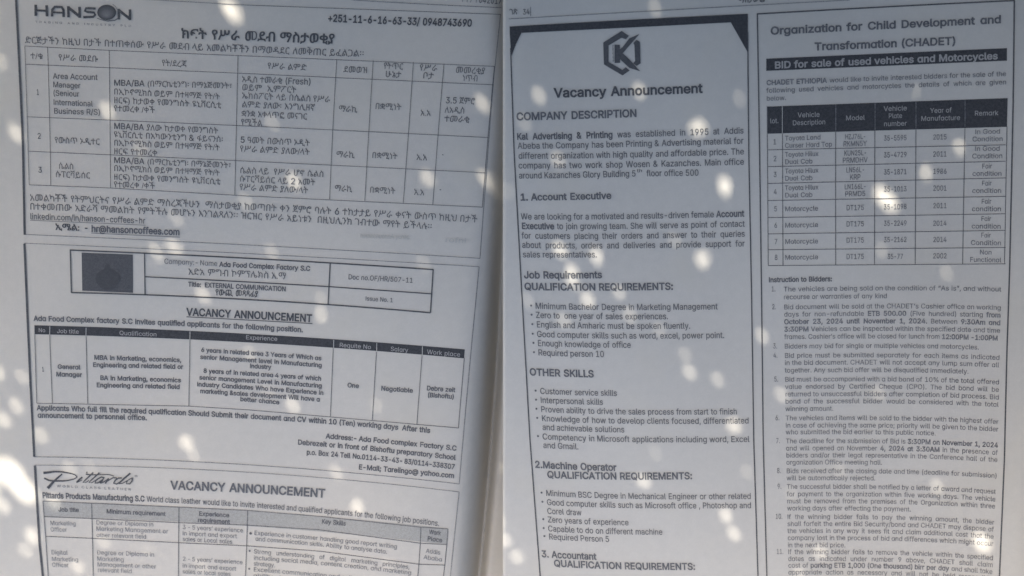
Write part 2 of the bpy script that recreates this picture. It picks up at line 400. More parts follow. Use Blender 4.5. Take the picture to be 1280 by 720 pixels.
for r in ([(31, 57.5), (137, 63), (310, 70), (618, 83)], [(32, 80.3), (137, 84.7), (310, 92), (616, 106)], [(34, 146), (320, 158), (610, 172)],
          [(36, 189), (310, 201.5), (606, 216)], [(36.5, 231), (138, 235), (310, 245), (603, 259)],
          [(31, 57.5), (34, 146), (36.5, 231)], [(59.5, 58.7), (62, 147), (63.5, 232)], [(136.5, 63), (137.5, 150), (138, 235)], [(297.5, 69.5), (295.5, 157), (293.5, 244)],
          [(421, 74), (416, 162), (412, 249)], [(466.5, 75.5), (461, 165), (456, 251)], [(516.7, 77.5), (510.5, 167.5), (504, 253.6)],
          [(555, 79.5), (547.6, 169), (541, 255.7)], [(618, 83), (610, 172), (603, 259)]):
    pr.rule(r, 0.7, 'mid')
pr.build('table_grid', ad)
block(p, ad, 'table_header', [(38, 73.6, 54, 'ተ/ቁ'), (73, 75.5, 123, 'የሥራ መደቡ', 77.5), (202, 82.3, 233.5, 'የት/ደረጃ'), (334, 86, 383.5, 'የሥራ ልምድ', 88.3),
      (429, 90.3, 459, 'ደመወዝ'), (479, 86, 504, 'የትጥር'), (481, 96.3, 502, 'ሁኔታ'), (524, 88, 547, 'የሥራ'), (528, 98, 542.5, 'ቦታ'), (569, 91, 606.5, 'መመረቂያ', 92.5), (577.5, 101.3, 597, 'ነጥብ')], 10.8, 0, 'mid')
block(p, ad, 'row_number', [(45.5, 118.6, 48.8, '1'), (46.5, 173.4, 51.5, '2'), (47.5, 215.7, 52.8, '3')], 10.5, 0, 'mid')
block(p, ad, 'job_title', [(66, 98.5, 122.5, 'Area Account', 100), (66, 109, 101, 'Manager'), (66, 119.5, 99.5, '(Seniour'), (66.5, 131, 116.5, 'International'), (67, 142, 125.5, 'Business R/S)', 143.7)], 10.3, 0, 'mid')
block(p, ad, 'job_title', [(68, 178.8, 125, 'የውስጥ ኦዲተር', 181)], 10.8)
block(p, ad, 'job_title', [(73, 211, 92, 'ሴልስ'), (69, 221.5, 113, 'ሱፐርቫይሰር')], 10.8)
block(p, ad, 'qualification', [(142, 107, 290, 'MBA/BA (በማርኬቲንግ፡ በማኔጅመንት፣', 111), (142, 118, 275, 'በኢኮኖሚክስ ወይም በተዛማጅ የት/ት'), (142, 128.7, 277, 'ዘርፍ) ከታወቀ የመንግስት ዩኒቨርሲቲ'), (142, 139, 194, 'የተመረቀ /ቀች')], 10.4)
block(p, ad, 'qualification', [(142, 161, 273, 'MBA/BA ያለው ከታወቀ የመንግስት'), (142, 171.5, 279, 'ዩኒቨርሲቲ በአካውንቲንግ & ፋይናንስ፡'), (142, 182, 275, 'በኢኮኖሚክስ ወይም በተዛማጅ የት/ት'), (142, 192.5, 197, 'ዘርፍ የተመረቀ')], 10.4)
block(p, ad, 'qualification', [(142, 203.6, 289, 'MBA/BA (በማርኬቲንግ፡ በማኔጅመንት፣'), (142, 213.7, 275, 'በኢኮኖሚክስ ወይም በተዛማጅ የት/ት'), (142, 224.5, 276, 'ዘርፍ) ከታወቀ የመንግስት ዩኒቨርሲቲ'), (142, 234, 194, 'የተመረቀ /ቀች')], 10.2)
block(p, ad, 'experience', [(302, 102.5, 388.5, 'አዲስ ተመራቂ (Fresh)', 106), (302, 112.8, 370.5, 'ወይም  ኢምፖርት'), (302, 123, 413, 'ኤክስፖርት ላይ በሴልስ የሥራ', 128), (302, 134, 394, 'ልምድ ያለው፡ እንግሊዘኛ'), (301.5, 145.5, 384, 'ቋንቋ አቀላጥፎ መናገር'), (301, 156.3, 328, 'የሚችል')], 10.8)
block(p, ad, 'experience', [(300, 178.3, 387.5, '5 ዓመት በውስጥ ኦዲት'), (299.5, 189.5, 387.5, 'የሥራ ልምድ ያለው/ላት')], 10.8)
block(p, ad, 'experience', [(299.5, 216.5, 404.5, 'ሴልስ ላይ  የሥራ ሆኖ ሴልስ', 221.3), (299, 227, 394.5, 'ሱፐርቫይሰር ላይ 2 አመት'), (299, 237.4, 385.5, 'የሥራ ልምድ ያለው/ላት')], 10.8)
block(p, ad, 'job_terms', [(423, 139.5, 447, 'ማራኪ'), (468.5, 136.3, 502, 'በቋሚነት'), (525, 144.7, 538.5, 'አ.አ'), (556.5, 129, 594, '3.5 ጀምሮ'), (555.5, 141, 580.5, 'ለአዲስ'), (555, 152, 587, 'ተመራቂ')], 10.8)
block(p, ad, 'job_terms', [(420, 196.4, 443.5, 'ማራኪ'), (464.5, 197.5, 497, 'በቋሚነት'), (520, 200, 534, 'አ.አ'), (551.5, 196.5, 554.5, '-')], 10.6)
block(p, ad, 'job_terms', [(418, 238.8, 440.5, 'ማራኪ'), (461.5, 240.8, 494.5, 'በቋሚነት'), (517, 243.6, 530.5, 'አ.አ'), (548.5, 240.2, 551.5, '-')], 10.6)
block(p, ad, 'paragraph', [(37, 251, 597, 'አመልካቾች የትምህርትና የሥራ ልምድ ማስረጃችሁን  ማስታወቂያ ከወጣበት ቀን ጀምሮ ባሉት 6 ተከታታይ የሥራ ቀናት ውስጥ ከዚህ በታች', 278.3),
      (37, 262, 540, 'በተቀመጠው አድራሻ ማመልከት የምትችሉ መሆኑን እንገልጻለን፡፡ ዝርዝር የሥራ አይነቱን  በዚህሊንክ ገብተው ማየት ይችላሉ፡፡', 287)], 11.6)
pr = Print(p); pr.text(37.5, 274, 182, 'linkedin.com/in/hanson-coffees-hr', 11, 0, 'mid', y1=279.6); pr.rule([(37.5, 275.3), (182, 281.5)], 0.6, 'mid')
pr.text(69, 287.2, 100, 'ኢሜል:', 11, 2, 'dark'); pr.text(105, 288.4, 110, '-', 11, 1, 'dark')
pr.text(114, 289.6, 225, 'hr@hansoncoffees.com', 11.8, 1, 'mid', y1=294); pr.rule([(114, 291.4), (225, 296.4)], 0.7, 'mid')
pr.build('contact_address', ad)

# --- food complex notice
ad = advert(p, news_l, 'food factory vacancy notice with a boxed title and dark square picture', [
    ([(30.4, 304.5), (34, 390), (38, 480), (42.7, 571)], 2.7, 'dark'), ([(30.5, 304), (310, 317), (599, 333.5)], 0.7, 'thin'),
    ([(599, 333.5), (586, 470), (574, 605)], 0.8, 'thin'), ([(42.5, 571), (310, 581), (574, 605)], 0.8, 'thin')])
pr = Print(p)
for r, w in (([(87.6, 312.6), (320, 323.4), (542, 337)], 1.7), ([(89.3, 365.7), (320, 375), (538, 391)], 1.7), ([(87.8, 312), (89.2, 366)], 1.6), ([(541.5, 336.6), (538, 391)], 1.6),
          ([(180.6, 317), (181.3, 368.8)], 1.4), ([(412.7, 329.5), (410, 381)], 1.4), ([(181, 346), (310, 352.5), (411, 358.3)], 1.4), ([(411, 358.3), (539.5, 367.3)], 1.4)):
    pr.rule(r, w, 'dark')
pr.build('title_box', ad)
pr = Print(p); pr.band([(102, 315.8), (166, 318.3)], [(102.8, 363.3), (166.3, 366)], 'photo')
bl = [(0, -13), (3, -12), (4, -6), (9, -5), (14, -1), (16, 3), (17, 8), (13, 15), (9, 21), (-2, 22), (-9, 19), (-14, 12), (-15, 6), (-13, 0), (-8, -4), (-4, -6), (-3, -11)]
pr.poly([(134+x*1.0, 342+y*0.9) for x, y in bl], 'blot', 0.00001)
pr.build('picture', ad, 'dark square picture with a faint round pot')
pr = Print(p); pr.text(205, 329.6, 272, 'Company:- Name', 10.4, -1, 'thin', True); pr.text(274, 333.2, 388, 'Ada Food Complex Factory S.C', 9.6, 1, 'mid', True, y1=338.7)
pr.text(235, 343.5, 358, 'አድአ ምግብ ኮምፕሌክስ አ.ማ', 11.6, 0, 'mid', y1=349.2)
pr.text(235, 358, 357.5, 'Title:  EXTERNAL COMMUNICATION', 9.2, 1, 'mid', True, y1=364.2); pr.text(269, 369, 323, 'የውጪ መጻጻፊያ', 10.4, 1, 'dark', y1=371.2)
pr.text(435, 349, 516, 'Doc no.OF/HR/507-11', 9.8, 0, 'mid', True, y1=353.6); pr.text(456.5, 375.6, 491, 'Issue No. 1', 8.6, 0, 'mid', True, y1=378)
pr.build('title_text', ad)
pr = Print(p); pr.text(233, 394.2, 390.5, 'VACANCY ANNOUNCEMENT', 13.4, 1, 'dark', y1=402.6); pr.rule([(233, 396), (390.5, 404.4)], 1.0, 'dark'); pr.build('heading', ad)
block(p, ad, 'paragraph', [(42, 401, 379, 'Ada Food Complex factory S.C invites qualified applicants for the following position.', 415.3)], 10.2, 1, 'mid', True)
pr = Print(p); pr.band([(43, 406.6), (238, 413.5), (310, 417.5), (581, 436.8)], [(43.4, 417.8), (238, 424.3), (310, 428), (580, 448)])
for xa, ya in ((62.3, 407.8), (107.6, 409.5), (237.5, 414), (417.2, 424.8), (471, 428.8), (528, 432.8)):
    pr.rule([(xa, ya), (xa-0.2, ya+11)], 0.8, 'ghost')
pr.text(48, 415.0, 57, 'No', 7.6, 0, 'white', True); pr.text(71, 416.2, 99, 'Job title', 8, 0, 'white', True); pr.text(149, 418.7, 196, 'Qualification', 8.4, 0, 'white', True)
pr.text(307, 424.0, 347, 'Experience', 8.4, 0, 'white', True); pr.text(424, 433.6, 464, 'Requite No', 8.4, 0, 'white', True); pr.text(488, 438.6, 510.5, 'Salary', 8.6, 0, 'white', True); pr.text(533.5, 442.2, 575.5, 'Work place', 8.6, 0, 'white', True)
pr.build('table_header', ad, 'dark table header strip with pale lettering')
pr = Print(p)
for r in ([(46, 504), (236, 507.7), (310, 512.3), (573, 535)], [(43.3, 407), (44.5, 460), (46, 504)], [(62, 418), (65.5, 504.5)], [(107.6, 420), (109.6, 505)], [(237.5, 424), (236, 507.5)],
          [(416.5, 435), (413, 520.5)], [(470.5, 440), (465.4, 525)], [(527.5, 444), (521, 531)], [(580.5, 447), (573, 535)]): pr.rule(r, 0.8, 'mid')
pr.build('table_grid', ad)
block(p, ad, 'job_title', [(52.5, 464.2, 55, '1'), (72, 461, 101, 'General'), (70, 470.4, 103, 'Manager')], 8.9, 1, 'mid', True)
block(p, ad, 'qualification', [(117.5, 449.6, 227, 'MBA in Marketing, economics,', 452.7), (116, 458.6, 229.5, 'Engineering and related field or', 461.3), (125, 475, 226.5, 'BA in Marketing, economics', 478), (120.5, 484, 225, 'Engineering and related field', 486.3)], 8.9, 1, 'mid', True)
block(p, ad, 'experience', [(251, 439.8, 402, '6 years in related area 3 Years of Which as', 450.5), (250, 448.6, 402.5, 'senior Management level in Manufacturing', 459.3), (312, 460, 339.5, 'Industry'),
      (254, 466, 401.7, '8 years of in related area 4 years of which', 476), (249, 474.3, 402.5, 'senior management Level in Manufacturing', 485), (246, 482.8, 404.5, 'Industry Candidates Who have Experience in', 493.8),
      (250, 491.3, 400, 'marketing &sales development Will have a', 502), (300, 501.3, 349.5, 'better chance', 505.5)], 8.7, 1, 'mid', True)
block(p, ad, 'job_terms', [(434, 484, 449, 'One'), (476, 488, 516.5, 'Negotiable', 491), (533, 487.8, 569.5, 'Debre zeit', 490.2), (534, 496.3, 567.5, '(Bishoftu)', 498.6)], 8.9, 1, 'mid', True)
block(p, ad, 'paragraph', [(46, 512.8, 538, 'Applicants Who full fill the required qualification Should Submit their document and CV within 10 (Ten) working days  After this', 541.3), (47, 522, 184, 'announcement to personnel office.', 525.3)], 10.2, 1, 'mid', True)
block(p, ad, 'contact_address', [(407, 548, 571, 'Address:- Ada Food complex Factory S.C', 563.5), (372, 555.6, 570, 'Debrezeit or in front of Bishoftu preparatory School', 575.2), (383, 568, 568.5, 'p.o. Box 24 Tell No.0114-33-43- 83/0114-338307', 586.8), (448, 586.6, 567.7, 'E-Mail; Tareiingo@ yahoo.com', 597.8)], 9.8, 1, 'mid', True)

# --- leather products notice
ad = advert(p, news_l, 'leather company vacancy notice with a handwritten style emblem', [
    ([(43.5, 582), (46, 625), (49.3, 680), (56, 745)], 2.8, 'dark'), ([(43, 581.5), (320, 591), (574, 615)], 0.7, 'thin'), ([(574, 615), (563, 720), (561, 740)], 0.7, 'thin')])
pr = Print(p, 0.0003)
def smooth(P, n=6):
    P = np.array([P[0]]+list(P)+[P[-1]], float); o = []
    for k in range(1, len(P)-2):
        for t in np.arange(n)/n:
            a, b, c, d = P[k-1:k+3]
            o.append(tuple(0.5*(2*b+(c-a)*t+(2*a-5*b+4*c-d)*t*t+(3*b-3*c+d-a)*t**3)))
    return o+[tuple(P[-2])]
def q(x, y): return (50+x/21.33, 585+y/21.33)
def z(x, y): return (90+x/15.06, 585+y/15.06)
W1 = 2.0
for k, (pts, w, w2) in enumerate((([q(90, 130), q(250, 115), q(400, 97), q(600, 105)], 3.0, 2.0), ([q(600, 105), q(850, 152), q(960, 198), q(995, 240)], 2.0, 1.1), ([q(995, 240), q(930, 285), q(750, 333), q(600, 345), q(350, 345)], 1.1, 2.3),
                   ([q(350, 345), q(220, 325), q(110, 268)], 2.3, 1.9), ([q(590, 160), q(450, 280), q(330, 400), q(205, 540)], 1.6, 3.7),
                   ([z(195, 172), z(140, 215), z(85, 272)], W1, W1), ([z(85, 275), z(150, 250), z(190, 225)], 1.2, 0.9), ([z(284, 72), z(272, 100)], 1.6, 1.2),
                   ([z(400, 85), z(300, 180), z(205, 270), z(250, 278), z(320, 232)], W1, 0.9), ([z(515, 90), z(410, 185), z(315, 275), z(365, 282), z(430, 238)], W1, 0.9), ([z(258, 118), z(400, 128), z(600, 123), z(700, 126), z(790, 152)], 1.5, 1.0),
                   ([z(612, 188), z(555, 168), z(450, 232), z(420, 278), z(490, 282), z(605, 195), z(530, 290)], 1.8, 1.8),
                   ([z(530, 290), z(600, 262), z(690, 195)], 1.3, 1.3), ([z(690, 195), z(625, 292)], W1, W1), ([z(655, 255), z(740, 200), z(800, 175), z(845, 190)], 1.4, 1.8),
                   ([z(940, 188), z(880, 186), z(800, 245), z(785, 298), z(850, 300), z(955, 225)], 1.8, 1.6), ([z(1098, 98), z(990, 190), z(880, 290)], 2.2, W1), ([z(880, 295), z(960, 285), z(1060, 225), z(1135, 185)], 1.2, 1.4),
                   ([z(1138, 180), z(1130, 245), z(1100, 290), z(1050, 306), z(1010, 285), z(1040, 245)], 1.8, 1.4))):
    pr.rule(smooth(pts), w, 'dark', w2=w2, dz=k*8e-6)
pr.text(168, 597, 172.5, '®', 4.5, 0, 'thin')
pr.text(71, 609, 164, 'W O R L D   C L A S S   L E A T H E R', 4.4, 0, 'thin', y1=613.4, hi=1.3)
pr.build('logo', ad, 'brush script company emblem')
block(p, ad, 'heading', [(213, 611.5, 407, 'VACANCY ANNOUNCEMENT', 622)], 15.2, 1, 'mid')
block(p, ad, 'paragraph', [(53, 622.5, 549, '*Pittards Products Manufacturing S.C* World class leather would like to invite interested and qualified applicants for the following job positions.', 657.8)], 10.2, 0, 'mid')
pr = Print(p); pr.band([(53.5, 626.3), (224, 634), (310, 638), (560, 661)], [(55.2, 645.8), (223.7, 653.4), (309, 656.3), (558.7, 680.8)], 'grey')
pr.text(73, 639.3, 99, 'Job title', 8.2, 1, 'mid', True); pr.text(133, 641.7, 207.5, 'Minimum requirement', 8.6, 1, 'mid', True, y1=645)
pr.text(248.5, 644.5, 287, 'Experience', 8.4, 1, 'mid', True); pr.text(247, 652.5, 288, 'requirement', 8.4, 1, 'mid', True); pr.text(402, 654.3, 432.5, 'Key Skills', 8.8, 1, 'mid', True)
pr.text(536, 667.2, 551.5, 'Work', 8.4, 1, 'mid', True); pr.text(534, 675.4, 553, 'Place', 8.4, 1, 'mid', True)
pr.build('table_header', ad, 'grey tinted table header strip')
pr = Print(p)
for r in ([(53.5, 626.3), (115, 629), (224, 634), (310, 638), (400, 645.5), (526, 659), (560, 661)], [(55.2, 645.8), (114.5, 648.2), (223.7, 653.4), (309, 656.4), (400, 662.3), (525, 679), (558.7, 680.8)],
          [(57, 670.4), (115.5, 673), (223.5, 678.4), (308, 682.3), (400, 689), (524, 705.4), (556, 706.4)],
          [(53.5, 626.3), (57, 670), (60.5, 725), (62, 745)], [(114.5, 628.7), (115.7, 680), (117, 745)], [(223.7, 634), (223.2, 680), (223, 745)], [(309.6, 638), (308, 690), (305.5, 745)], [(526.2, 659), (524, 700), (519.5, 745)], [(560, 661), (556, 706), (551, 745)]):
    pr.rule(r, 0.9, 'mid')
pr.build('table_grid', ad)
block(p, ad, 'job_title', [(62.5, 656.3, 95, 'Marketing'), (63, 664.3, 84, 'Officer')], 8.6, -1, 'pale', True)
block(p, ad, 'job_title', [(64, 693, 85, 'Digital'), (64.5, 701.3, 98, 'Marketing'), (65, 708.5, 86, 'Officer')], 8.6, -1, 'pale', True)
block(p, ad, 'qualification', [(120, 655.6, 192, 'Degree or Diploma in'), (120, 663.3, 210.5, 'Marketing Management or'), (120.5, 671.3, 183, 'other relevant field')], 8.6, -1, 'pale', True)
block(p, ad, 'qualification', [(121, 693.2, 193, 'Degree or Diploma in'), (121, 701, 155, 'Marketing'), (121.5, 708, 195.5, 'Management or other'), (122, 715, 165, 'relevant field')], 8.6, -1, 'pale', True)
block(p, ad, 'experience', [(228, 661.3, 304, '3 - 5 years’ experience'), (228, 669, 296.5, 'in import and export'), (228, 676.3, 290.5, 'sales or Local sales')], 8.6, -1, 'thin', True)
block(p, ad, 'experience', [(228, 701, 303.5, '2 - 5 years’ experience'), (228, 709.5, 295.5, 'in import and export'), (228, 716.8, 288.5, 'sales or local sales')], 8.6, -1, 'thin', True)
pr = Print(p)
def dot(x, y, r, m='mid', pg=None): pr.poly([(x+r*math.cos(t), y+r*math.sin(t)) for t in np.linspace(0, 2*math.pi, 10, endpoint=False)], m)
dot(313.3, 666.7, 1.7)
pr.text(317.5, 668.6, 496.3, 'Experience in customer handling good report writing', 8.7, -1, 'thin', True, y1=686); pr.text(319, 676, 484, 'and communication skills. Ability to analyse data.', 8.7, -1, 'thin', True, y1=692.4)
pr.build('skill_list', ad)
pr = Print(p)
dot(312, 688.6, 1.3)
pr.text(317, 691.8, 512, 'Strong understanding of digital marketing principles,', 8.7, -1, 'thin', True, y1=711.5, hi=.95); pr.text(317, 699.6, 514, 'including social media, content creation, and marketing', 8.7, -1, 'thin', True, y1=718.7)
pr.text(316.8, 707, 344, 'strategy.', 8.7, -1, 'thin', True); dot(311.5, 711, 1.3)
pr.text(316.5, 714.3, 513, 'Excellent communication and collaboration skills with', 8.7, -1, 'thin', True, y1=734)
pr.text(316.5, 722, 440, 'ability to work in a team', 8.7, -1, 'thin', True)
pr.build('skill_list', ad)
block(p, ad, 'job_terms', [(532, 691, 550.5, 'Addis'), (529, 698.8, 552.5, 'Ababa')], 8.6, -1, 'thin', True)
# faint print of the reverse side showing through
for l_ in ((450, 297.5, 512, 'nemecnuonnA ycnac', 299), (556, 302.5, 583, 'rofni', 304)): block(p, news_l, 'show_through', [l_], 9, 0, 'ghost')

# ================================================================== RIGHT NEWSPAPER
p = PR
pr = Print(p); pr.text(637, 18.3, 647.5, 'ገጽ', 9.5, 1, 'mid'); pr.text(653.5, 18.3, 664, '34|', 10, 0, 'mid')
pr.rule([(636, 23.6), (800, 14.6), (960, 5.5), (1062, 0)], 0.8, 'thin'); pr.text(923.5, 3.5, 957.5, 'ማስታወቂያ', 9.5, 2, 'dark')
pr.build('page_header', news_r)
ad = advert(p, news_r, 'printing company vacancy notice with dark cut-corner top band', [
    ([(638.2, 60), (642.6, 190), (652.4, 370), (662.5, 550), (675.2, 720), (677.5, 745)], 1.5, 'dark'), ([(934.7, 40), (936, 190), (939.5, 370), (942.2, 550), (947.5, 720), (948.4, 745)], 1.5, 'dark')])
pr = Print(p)
pr.band([(637, 33.2), (790, 24.6), (934.8, 17.3)], [(637.2, 41.8), (790, 34.3), (934.9, 26.9)], 'band', 0)
pr.poly([(637.2, 41.6), (652, 40.8), (645, 55), (639, 71)], 'band', 0.0); pr.poly([(913.3, 27.6), (934.9, 26.7), (934.7, 65.5), (924, 46.5)], 'band', 0.0)
pr.build('top_band', ad, 'dark band with slanted corners')
pr = Print(p, 0.0003)
def q(x, y): return (740+x/10.29, 30+y/10.29)
for pg in ([(380, 90), (475, 152), (438, 197), (380, 178), (213, 278), (153, 250), (145, 238)], [(145, 238), (213, 272), (213, 492), (153, 522)], [(153, 520), (213, 488), (392, 592), (392, 662)],
           [(390, 592), (435, 555), (485, 598), (392, 662)], [(572, 205), (615, 228), (618, 285), (545, 270), (530, 245)], [(545, 265), (618, 280), (625, 508), (555, 482)], [(555, 478), (625, 505), (575, 540), (530, 505)],
           [(290, 266), (358, 268), (362, 500), (290, 502)], [(355, 330), (400, 290), (480, 185), (610, 128), (580, 165), (400, 372), (355, 400)], [(355, 390), (395, 378), (480, 455), (620, 608), (480, 565), (355, 450)]):
    pr.poly([q(*a) for a in pg], 'photo')
pr.rule([q(268, 272), q(276, 490)], 0.7, 'thin')
for k in range(5): pr.rule([q(258, 275+k*50), q(284, 275+k*50)], 0.5, 'thin')
pr.build('logo', ad, 'hexagon emblem broken by a pointed letter K')
block(p, ad, 'heading', [(692.5, 121.8, 879.5, 'Vacancy Announcement', 115.8)], 16.6, 1, 'dark')
block(p, ad, 'subheading', [(645.5, 150.3, 796.5, 'COMPANY DESCRIPTION', 146)], 13.6, 1, 'mid')
block(p, ad, 'paragraph', [(646, 174.6, 930, '*Kal Advertising & Printing* was established in 1995 at Addis', 166.8), (647, 186, 930, 'Abeba the Company has been Printing & Advertising material for', 179.6), (648, 198.6, 930.5, 'different organization with high quality and affordable price. The', 193), (648, 210.6, 930.5, 'company has two work shop Wosen & Kazanches. Main office', 205.8)], 11.4, 0, 'mid', just=True)
pr = Print(p); pr.text(648.5, 223.2, 795, 'around Kazanches Glory Building 5', 11.4, 0, 'mid', y1=220.6); pr.text(796, 215.4, 803, 'th', 6, 0, 'mid'); pr.text(808, 220.4, 873.7, 'floor office 500', 11.4, 0, 'mid', y1=219.6); pr.build('paragraph', ad)
block(p, ad, 'subheading', [(650, 250.6, 765, '1. Account Executive', 248.4)], 12.2, 1, 'mid')
block(p, ad, 'paragraph', [(651, 274.3, 931, 'We are looking for a motivated and results-driven female *Account*', 270.6), (652, 286.2, 931.5, '*Executive* to join growing team. She will serve as point of contact', 283.3), (652, 298.2, 931.5, 'for customers placing their orders and answer to their queries', 295.8), (652.5, 309.8, 931.5, 'about products, orders and deliveries and provide support for', 308)], 11.3, 0, 'mid', just=True)
block(p, ad, 'paragraph', [(653.3, 321.7, 746.5, 'sales representatives.', 321.7)], 11.2)
block(p, ad, 'subheading', [(655, 347.8, 753.3, 'Job Requirements', 347.5), (655.5, 362.2, 842, 'QUALIFICATION REQUIREMENTS:', 362)], 12.6, 1, 'mid')
pr = Print(p)
for x, y, x1, t in ((669, 386, 897.7, 'Minimum Bachelor Degree in Marketing Management'), (669.6, 397.4, 835.5, 'Zero to  one year of sales experiences.'), (670.6, 409.2, 863.3, 'English and Amharic must be spoken fluently.'),
                    (671, 421.2, 905.8, 'Good computer skills such as word, excel, power point.'), (672, 432.6, 789, 'Enough knowledge of office'), (672.6, 444.3, 755.6, 'Required person 10')):
    pr.text(x, y, x1, t, 11.2, 0, 'mid', hi=1.1); dot(x-5.2, y-4, 1.3)
pr.build('requirement_list', ad)
block(p, ad, 'subheading', [(662, 469, 743, 'OTHER SKILLS')], 12.6, 1, 'mid')
pr = Print(p)
for x, y, x1, t, b in ((675, 492.3, 771.7, 'Customer service skills', 1), (675.5, 503.6, 754.3, 'Interpersonal skills', 1), (676, 515, 921.7, 'Proven ability to drive the sales process from start to finish', 1), (677, 526.4, 936.3, 'Knowledge of how to develop clients focused, differentiated', 1),
                       (678, 537.4, 781, 'and achievable solutions', 0), (678, 549.2, 937.5, 'Competency in Microsoft applications including word, Excel', 1), (679, 560, 723.5, 'and Gmail.', 0)):
    pr.text(x, y, x1, t, 10.9, 0, 'mid', hi=0.93); 
    if b: dot(x-5.5, y-4, 1.3)
pr.build('requirement_list', ad)
block(p, ad, 'subheading', [(668.5, 584.5, 771.5, '2.Machine Operator'), (684, 597.2, 866, 'QUALIFICATION REQUIREMENTS:', 598.8)], 12.3, 1, 'mid')
pr = Print(p)
for x, y, x1, t, b in ((682.4, 619.8, 939, 'Minimum BSC Degree in Mechanical Engineer or other related', 1), (683.5, 631.2, 939.3, 'Good computer skills such as Microsoft office , Photoshop and', 1), (684, 642.2, 727.5, 'Corel draw', 0), (684.6, 652.9, 786.3, 'Zero years of experience', 1),
                       (685, 664.1, 828.6, 'Capable to do on different machine', 1), (686, 674.2, 762, 'Required Person 5', 1)):
    pr.text(x, y, x1, t, 10.7, 0, 'mid')
    if b: dot(x-5.5, y-4, 1.3)
pr.build('requirement_list', ad)
block(p, ad, 'subheading', [(677, 696.2, 746.5, '3. Accountant'), (692.5, 707.9, 869.7, 'QUALIFICATION REQUIREMENTS:', 712.2)], 12, 1, 'mid')

# --- bid notice
ad = advert(p, news_r, 'bid notice for used vehicles framed by a thin dark border', [
    ([(946.7, 17.3), (949.4, 180), (952, 370), (954, 550), (958.6, 720), (959.4, 745)], 1.5, 'dark'), ([(1268, 0.7), (1266.5, 130), (1262, 340), (1258.7, 440), (1255.5, 575), (1249.4, 720), (1248.4, 745)], 1.7, 'dark'),
    ([(946.2, 17.5), (1100, 9), (1268.6, 0.6)], 1.7, 'dark')])
block(p, ad, 'heading', [(963, 43.2, 1252, 'Organization for Child Development and', 28.6), (1018, 63, 1195, 'Transformation (CHADET)', 55.6)], 15, 1, 'mid', True)
pr = Print(p); pr.band([(957.8, 73.4), (1258.7, 60.2)], [(957.8, 88.6), (1258.7, 75.8)]); pr.text(968, 85.6, 1248, 'BID for sale of used vehicles and Motorcycles', 13.4, 1, 'white', True, y1=73.8)
pr.build('title_band', ad, 'dark strip with pale title lettering')
block(p, ad, 'paragraph', [(958, 106.4, 1258, '*CHADET ETHIOPIA* would like to invite interested bidders for the sale of the', 95), (957.8, 116.2, 1258, 'following used vehicles and motorcycles the details of which are given', 105.4)], 9.6, 0, 'thin', True, just=True)
block(p, ad, 'paragraph', [(958, 126, 983, 'below.')], 9.4, 0, 'thin', True)
pr = Print(p); pr.band([(958.6, 133.3), (1259.5, 122.7)], [(959, 167.2), (1258.7, 158.5)])
for xa, ya in ((977.9, 132.6), (1044.8, 130.3), (1093.8, 128.6), (1145, 126.8), (1206.3, 124.6)): pr.rule([(xa, ya), (xa, ya+34)], 0.8, 'ghost' if xa < 1000 else 'thin')
for x, y, x1, t in ((962.5, 154.2, 973.5, 'lot.'), (997, 146.8, 1025, 'Vehicle'), (990.5, 156.6, 1032, 'Description'), (1057, 150.5, 1081.5, 'Model'), (1104.5, 138.8, 1134, 'Vehicle'), (1110.5, 147.9, 1128, 'Plate'), (1104.5, 157.8, 1134, 'number'),
                    (1162.5, 141.2, 1190, 'Year of'), (1151, 151.2, 1200.5, 'Manufacture'), (1218, 144.6, 1248.5, 'Remark')): pr.text(x, y, x1, t, 9.6, 0, 'white', True)
pr.build('table_header', ad, 'tall dark table header with pale lettering')
pr = Print(p)
for l, r in ((187.4, 181), (208.4, 201.6), (229.4, 222.4), (250.7, 245.5), (272, 267.2), (292.4, 288), (312.2, 309.4), (332, 329.8)): pr.rule([(960, l), (1257, r)], 0.85, 'mid')
for a, b in (((959, 133), (960.3, 332)), ((978, 167), (978.8, 332)), ((1044.6, 165), (1044.6, 331.4)), ((1093.6, 163), (1093.1, 331)), ((1145, 162), (1144, 330.7)), ((1206.2, 160), (1203.3, 330.2)), ((1258.8, 158), (1255.7, 330))): pr.rule([a, b], 0.85, 'mid')
pr.build('table_grid', ad)
rows = [(180.6, 'Toyota Land|Curser Hard Top', (1026, 1040.5), 'HZJ76L-|RKMN5Y', '35-5595', '2015', 'In Good|Condition'), (201.6, 'Toyota Hilux|Dual Cab', (1023.5, 1016), 'KUN25L-|PRMDHV', '35-4729', '2011', 'In Good|Condition'),
        (221.4, 'Toyota Hilux|Dual Cab', (1023.5, 1016), 'LN56L-|KRP', '35-1871', '1986', 'Fair|condition'), (243, 'Toyota Hilux|Dual Cab', (1023.5, 1016), 'LN166L-|PRMD5', '35-1013', '2001', 'Fair|condition'),
        (264.2, 'Motorcycle', (1023,), 'DT175', '35-1098', '2011', 'Fair|condition'), (284.8, 'Motorcycle', (1023,), 'DT175', '35-2249', '2014', 'Fair|condition'), (305.2, 'Motorcycle', (1023,), 'DT175', '35-2162', '2014', 'Fair|Condition'), (325, 'Motorcycle', (1023,), 'DT175', '35-77', '2002', 'Non|Functional')]
